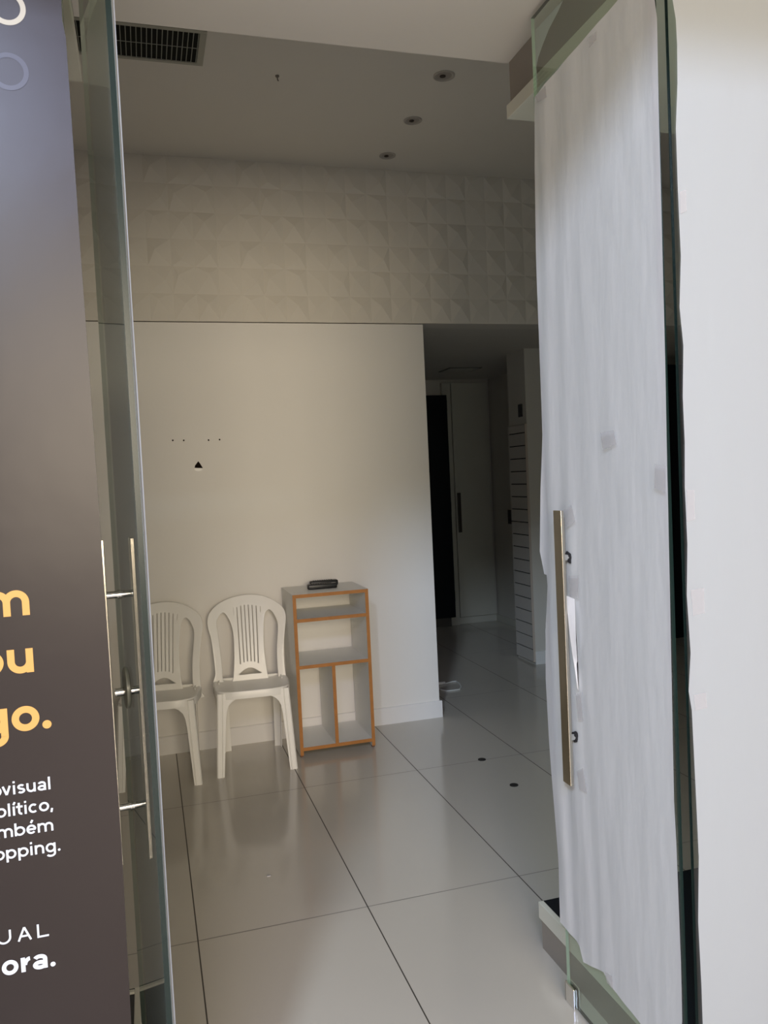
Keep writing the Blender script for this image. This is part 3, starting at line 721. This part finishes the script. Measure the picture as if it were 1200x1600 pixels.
downlight((1.461, 4.56, ZC), 'recessed ceiling downlight closest to the relief wall')
bm = bmesh.new(); add_disc(bm, (0, 0, -0.003), 0.009, 0.006, 'z', 14); add_tube(bm, [(0, 0, -0.004), (0.001, 0, -0.018), (0.005, 0.002, -0.024)], 0.003, 8)
tag(obj('ceiling_hook', bm, mat('grey_hook', (0.16, 0.14, 0.12), 0.5, 0.4), smooth=True, loc=(0.689, 3.757, ZC)), 'tiny grey hook alone in the middle of the ceiling', 'hook')
# screw holes and the broken cable hole on the rear wall
for x, z, lab in ((0.165, 1.808, 'small dark screw hole in rear wall, leftmost of the row'), (0.226, 1.806, 'small dark screw hole in rear wall, second from left'),
                  (0.366, 1.803, 'small dark screw hole in rear wall, third from left'), (0.429, 1.804, 'small dark screw hole in rear wall, rightmost of the row')):
    bm = bmesh.new(); add_disc(bm, (0, 0, 0), 0.0048, 0.0016, 'y', 12)
    tag(obj('screw_hole', bm, DRILL, loc=(x, YW - 0.0008, z)), lab, 'hole', 'screw holes in the rear wall')
cb = thing('cable_outlet', 'jagged dark cable hole with white cap in the rear wall', 'outlet', (0.300, YW, 1.63))
tri = [onY(240 + a / 8.571, 660 + b / 8.571, YW) for a, b in ((598, 520), (625, 555), (640, 580), (660, 612), (548, 608), (556, 575), (575, 550))]
bm = bmesh.new(); add_prism(bm, [(p.x - 0.300, p.z - 1.63) for p in tri], 'y', -0.0018, -0.0002); obj('hole', bm, DRILL, cb)
cap = [onY(240 + a / 8.571, 660 + b / 8.571, YW) for a, b in ((542, 612), (655, 614), (650, 648), (620, 658), (560, 656), (545, 645))]
bm = bmesh.new(); add_prism(bm, [(p.x - 0.300, p.z - 1.63) for p in cap], 'y', -0.010, -0.0002); bmesh.ops.bevel(bm, geom=bm.edges[:], offset=0.002, segments=2, affect='EDGES'); obj('cap', bm, BASEB, cb)
# floor plugs
for x, y, lab in ((1.649, 3.97, 'dark round floor plug, the one farther from the door'), (1.651, 3.581, 'dark round floor plug, the one nearer the door')):
    bm = bmesh.new(); add_disc(bm, (0, 0, 0.0015), 0.021, 0.003, 'z', 20); add_disc(bm, (0.004, 0, 0.0035), 0.009, 0.003, 'z', 12)
    tag(obj('floor_plug', bm, mat('dark_floor_plug', (0.03, 0.028, 0.025), 0.6, 0.3), loc=(x, y, 0)), lab, 'floor plug', 'floor plugs')
p = onZ(420, 1369, 0.0)
bm = bmesh.new(); add_box(bm, -0.008, 0.007, -0.005, 0.006, 0, 0.003, 0, 0.001)
tag(obj('paper_scrap', bm, PAPER, loc=(p.x, p.y, 0)), 'tiny white scrap lying on a floor tile before the chairs', 'scrap')
# white cable on the corridor floor
bm = bmesh.new()
pth = [onZ(x, y, 0.005) for x, y in ((684, 1069), (690, 1069), (698, 1067.5), (707, 1065), (713, 1064.5), (718, 1068), (720.5, 1073), (718, 1077), (708, 1078.5), (698, 1079.5), (690, 1078), (684, 1075))]
sp_ = []
for i in range(len(pth) - 1):
    for s in range(4): sp_.append(pth[i].lerp(pth[i + 1], s / 4))
sp_.append(pth[-1])
cab = thing('power_cable', 'white cable loop lying on the dark corridor floor', 'cable', (2.03, 5.45, 0))
for q in sp_: q -= Vector((2.03, 5.45, 0))
add_tube(bm, sp_, 0.0042, 8); obj('cord', bm, CABLE, cab, smooth=True)
bm = bmesh.new(); q = onZ(691, 1069, 0.0); add_box(bm, q.x - 2.03 - 0.035, q.x - 2.03 + 0.022, q.y - 5.45 - 0.011, q.y - 5.45 + 0.011, 0.0, 0.018, 0, 0.004); obj('plug', bm, CABLE, cab, smooth=True)

# far door, frame, dark leaf
fd = bpy.data.objects.new('door_3', None); COL.objects.link(fd); fd['kind'] = 'structure'; fd.location = (3.2, 7.66, 0)
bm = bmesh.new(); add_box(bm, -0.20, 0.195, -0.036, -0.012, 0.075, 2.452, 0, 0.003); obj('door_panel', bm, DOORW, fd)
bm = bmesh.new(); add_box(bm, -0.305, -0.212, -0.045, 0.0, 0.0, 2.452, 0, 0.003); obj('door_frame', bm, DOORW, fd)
bm = bmesh.new(); add_box(bm, -0.195, -0.158, -0.075, -0.063, 0.945, 1.345, 0, 0.003)
for z in (1.02, 1.27): add_tube(bm, [(-0.176, -0.064, z), (-0.176, -0.034, z)], 0.008, 10)
obj('handle', bm, mat('dull_dark_steel', (0.10, 0.085, 0.075), 0.4, 0.4, metal=0.7), fd)
for z in (2.226, 1.207, 0.30):
    bm = bmesh.new(); add_box(bm, -0.285, -0.255, -0.052, -0.043, z - 0.055, z + 0.055, 0, 0.002); add_tube(bm, [(-0.268, -0.053, z - 0.05), (-0.268, -0.053, z + 0.05)], 0.007, 10)
    obj('hinge', bm, mat('dark_hinge', (0.07, 0.065, 0.07), 0.4, 0.4, metal=0.6), fd)
dk = bpy.data.objects.new('door_4', None); COL.objects.link(dk); dk['kind'] = 'structure'; dk.location = (2.62, 7.58, 0)
bm = bmesh.new(); add_box(bm, -0.42, 0.305, -0.02, 0.02, 0.095, 2.325, 0, 0.003); obj('door_panel', bm, NAVY, dk)
bm = bmesh.new(); add_box(bm, -0.42, -0.38, 0.021, 0.08, 0.0, 2.45); add_box(bm, -0.40, 0.27, 0.021, 0.08, 0.0, 0.09); obj('door_frame', bm, mat('door_frame_dark', (0.10, 0.095, 0.085), 0.6, 0.2), dk)
d5 = box('dark_panel', 4.25, 4.75, 6.06, 6.10, 0.0, 2.40, NAVY, st=True)  # plain near-black upright panel standing beyond the pillar

# slatted display board on the pillar side
slat = thing('slat_panel', 'grooved white display board on the left side of the corridor pillar', 'slat board', (2.884, 5.912, 0))
bm = bmesh.new(); zz = 0.02; k = 0
while zz < 1.88:
    z1 = min(zz + 0.0935, 1.90); add_box(bm, -0.016, -0.004, -0.155, 0.150, zz, z1, 0, 0.002); zz += 0.1012
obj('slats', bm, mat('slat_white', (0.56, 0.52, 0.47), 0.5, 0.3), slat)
bm = bmesh.new(); add_box(bm, -0.004, 0.0, -0.156, 0.152, 0.02, 1.90); obj('backing', bm, mat('slat_groove_dark', (0.03, 0.027, 0.025), 0.8, 0.1), slat)
bm = bmesh.new(); add_box(bm, -0.019, 0.0, -0.162, -0.156, 0.02, 1.905, 0, 0.001); obj('edge_trim', bm, mat('slat_edge', (0.50, 0.42, 0.35), 0.5, 0.3), slat)
sw = thing('wall_switch', 'black switch plate on the pillar side above the slat board', 'switch', (2.885, 5.845, 2.015))
bm = bmesh.new(); add_box(bm, -0.012, 0.0, -0.03, 0.03, -0.05, 0.05, 0, 0.003); obj('plate', bm, BLACK, sw)
bm = bmesh.new(); add_box(bm, -0.016, -0.012, -0.012, 0.012, -0.02, 0.02, 0, 0.002); obj('rocker', bm, RUBBER, sw)
so = thing('wall_socket', 'dark socket plate low on the corridor side wall', 'socket', (3.42, 7.24, 1.09))
bm = bmesh.new(); add_box(bm, -0.012, 0.0, -0.045, 0.045, -0.07, 0.07, 0, 0.003); obj('plate', bm, mat('brown_socket', (0.06, 0.045, 0.045), 0.5, 0.3), so)
bm = bmesh.new(); add_disc(bm, (-0.013, 0, 0.02), 0.016, 0.003, 'x', 14); add_disc(bm, (-0.013, 0, -0.03), 0.016, 0.003, 'x', 14); obj('outlet', bm, BLACK, so)
cg = thing('ceiling_grille', 'slim slotted grille in the corridor ceiling before the far door', 'grille', (2.82, 6.92, ZH + 0.01))
bm = bmesh.new(); add_box(bm, -0.16, 0.16, -0.14, 0.14, -0.006, 0.0, 0, 0.001); obj('frame', bm, mat('grille_dark', (0.16, 0.15, 0.13), 0.6, 0.2), cg)
bm = bmesh.new()
for k in range(6): add_box(bm, -0.14, 0.14, -0.115 + k * 0.042, -0.095 + k * 0.042, -0.011, -0.006)
obj('slats', bm, mat('grille_slat', (0.45, 0.43, 0.38), 0.5, 0.3), cg)
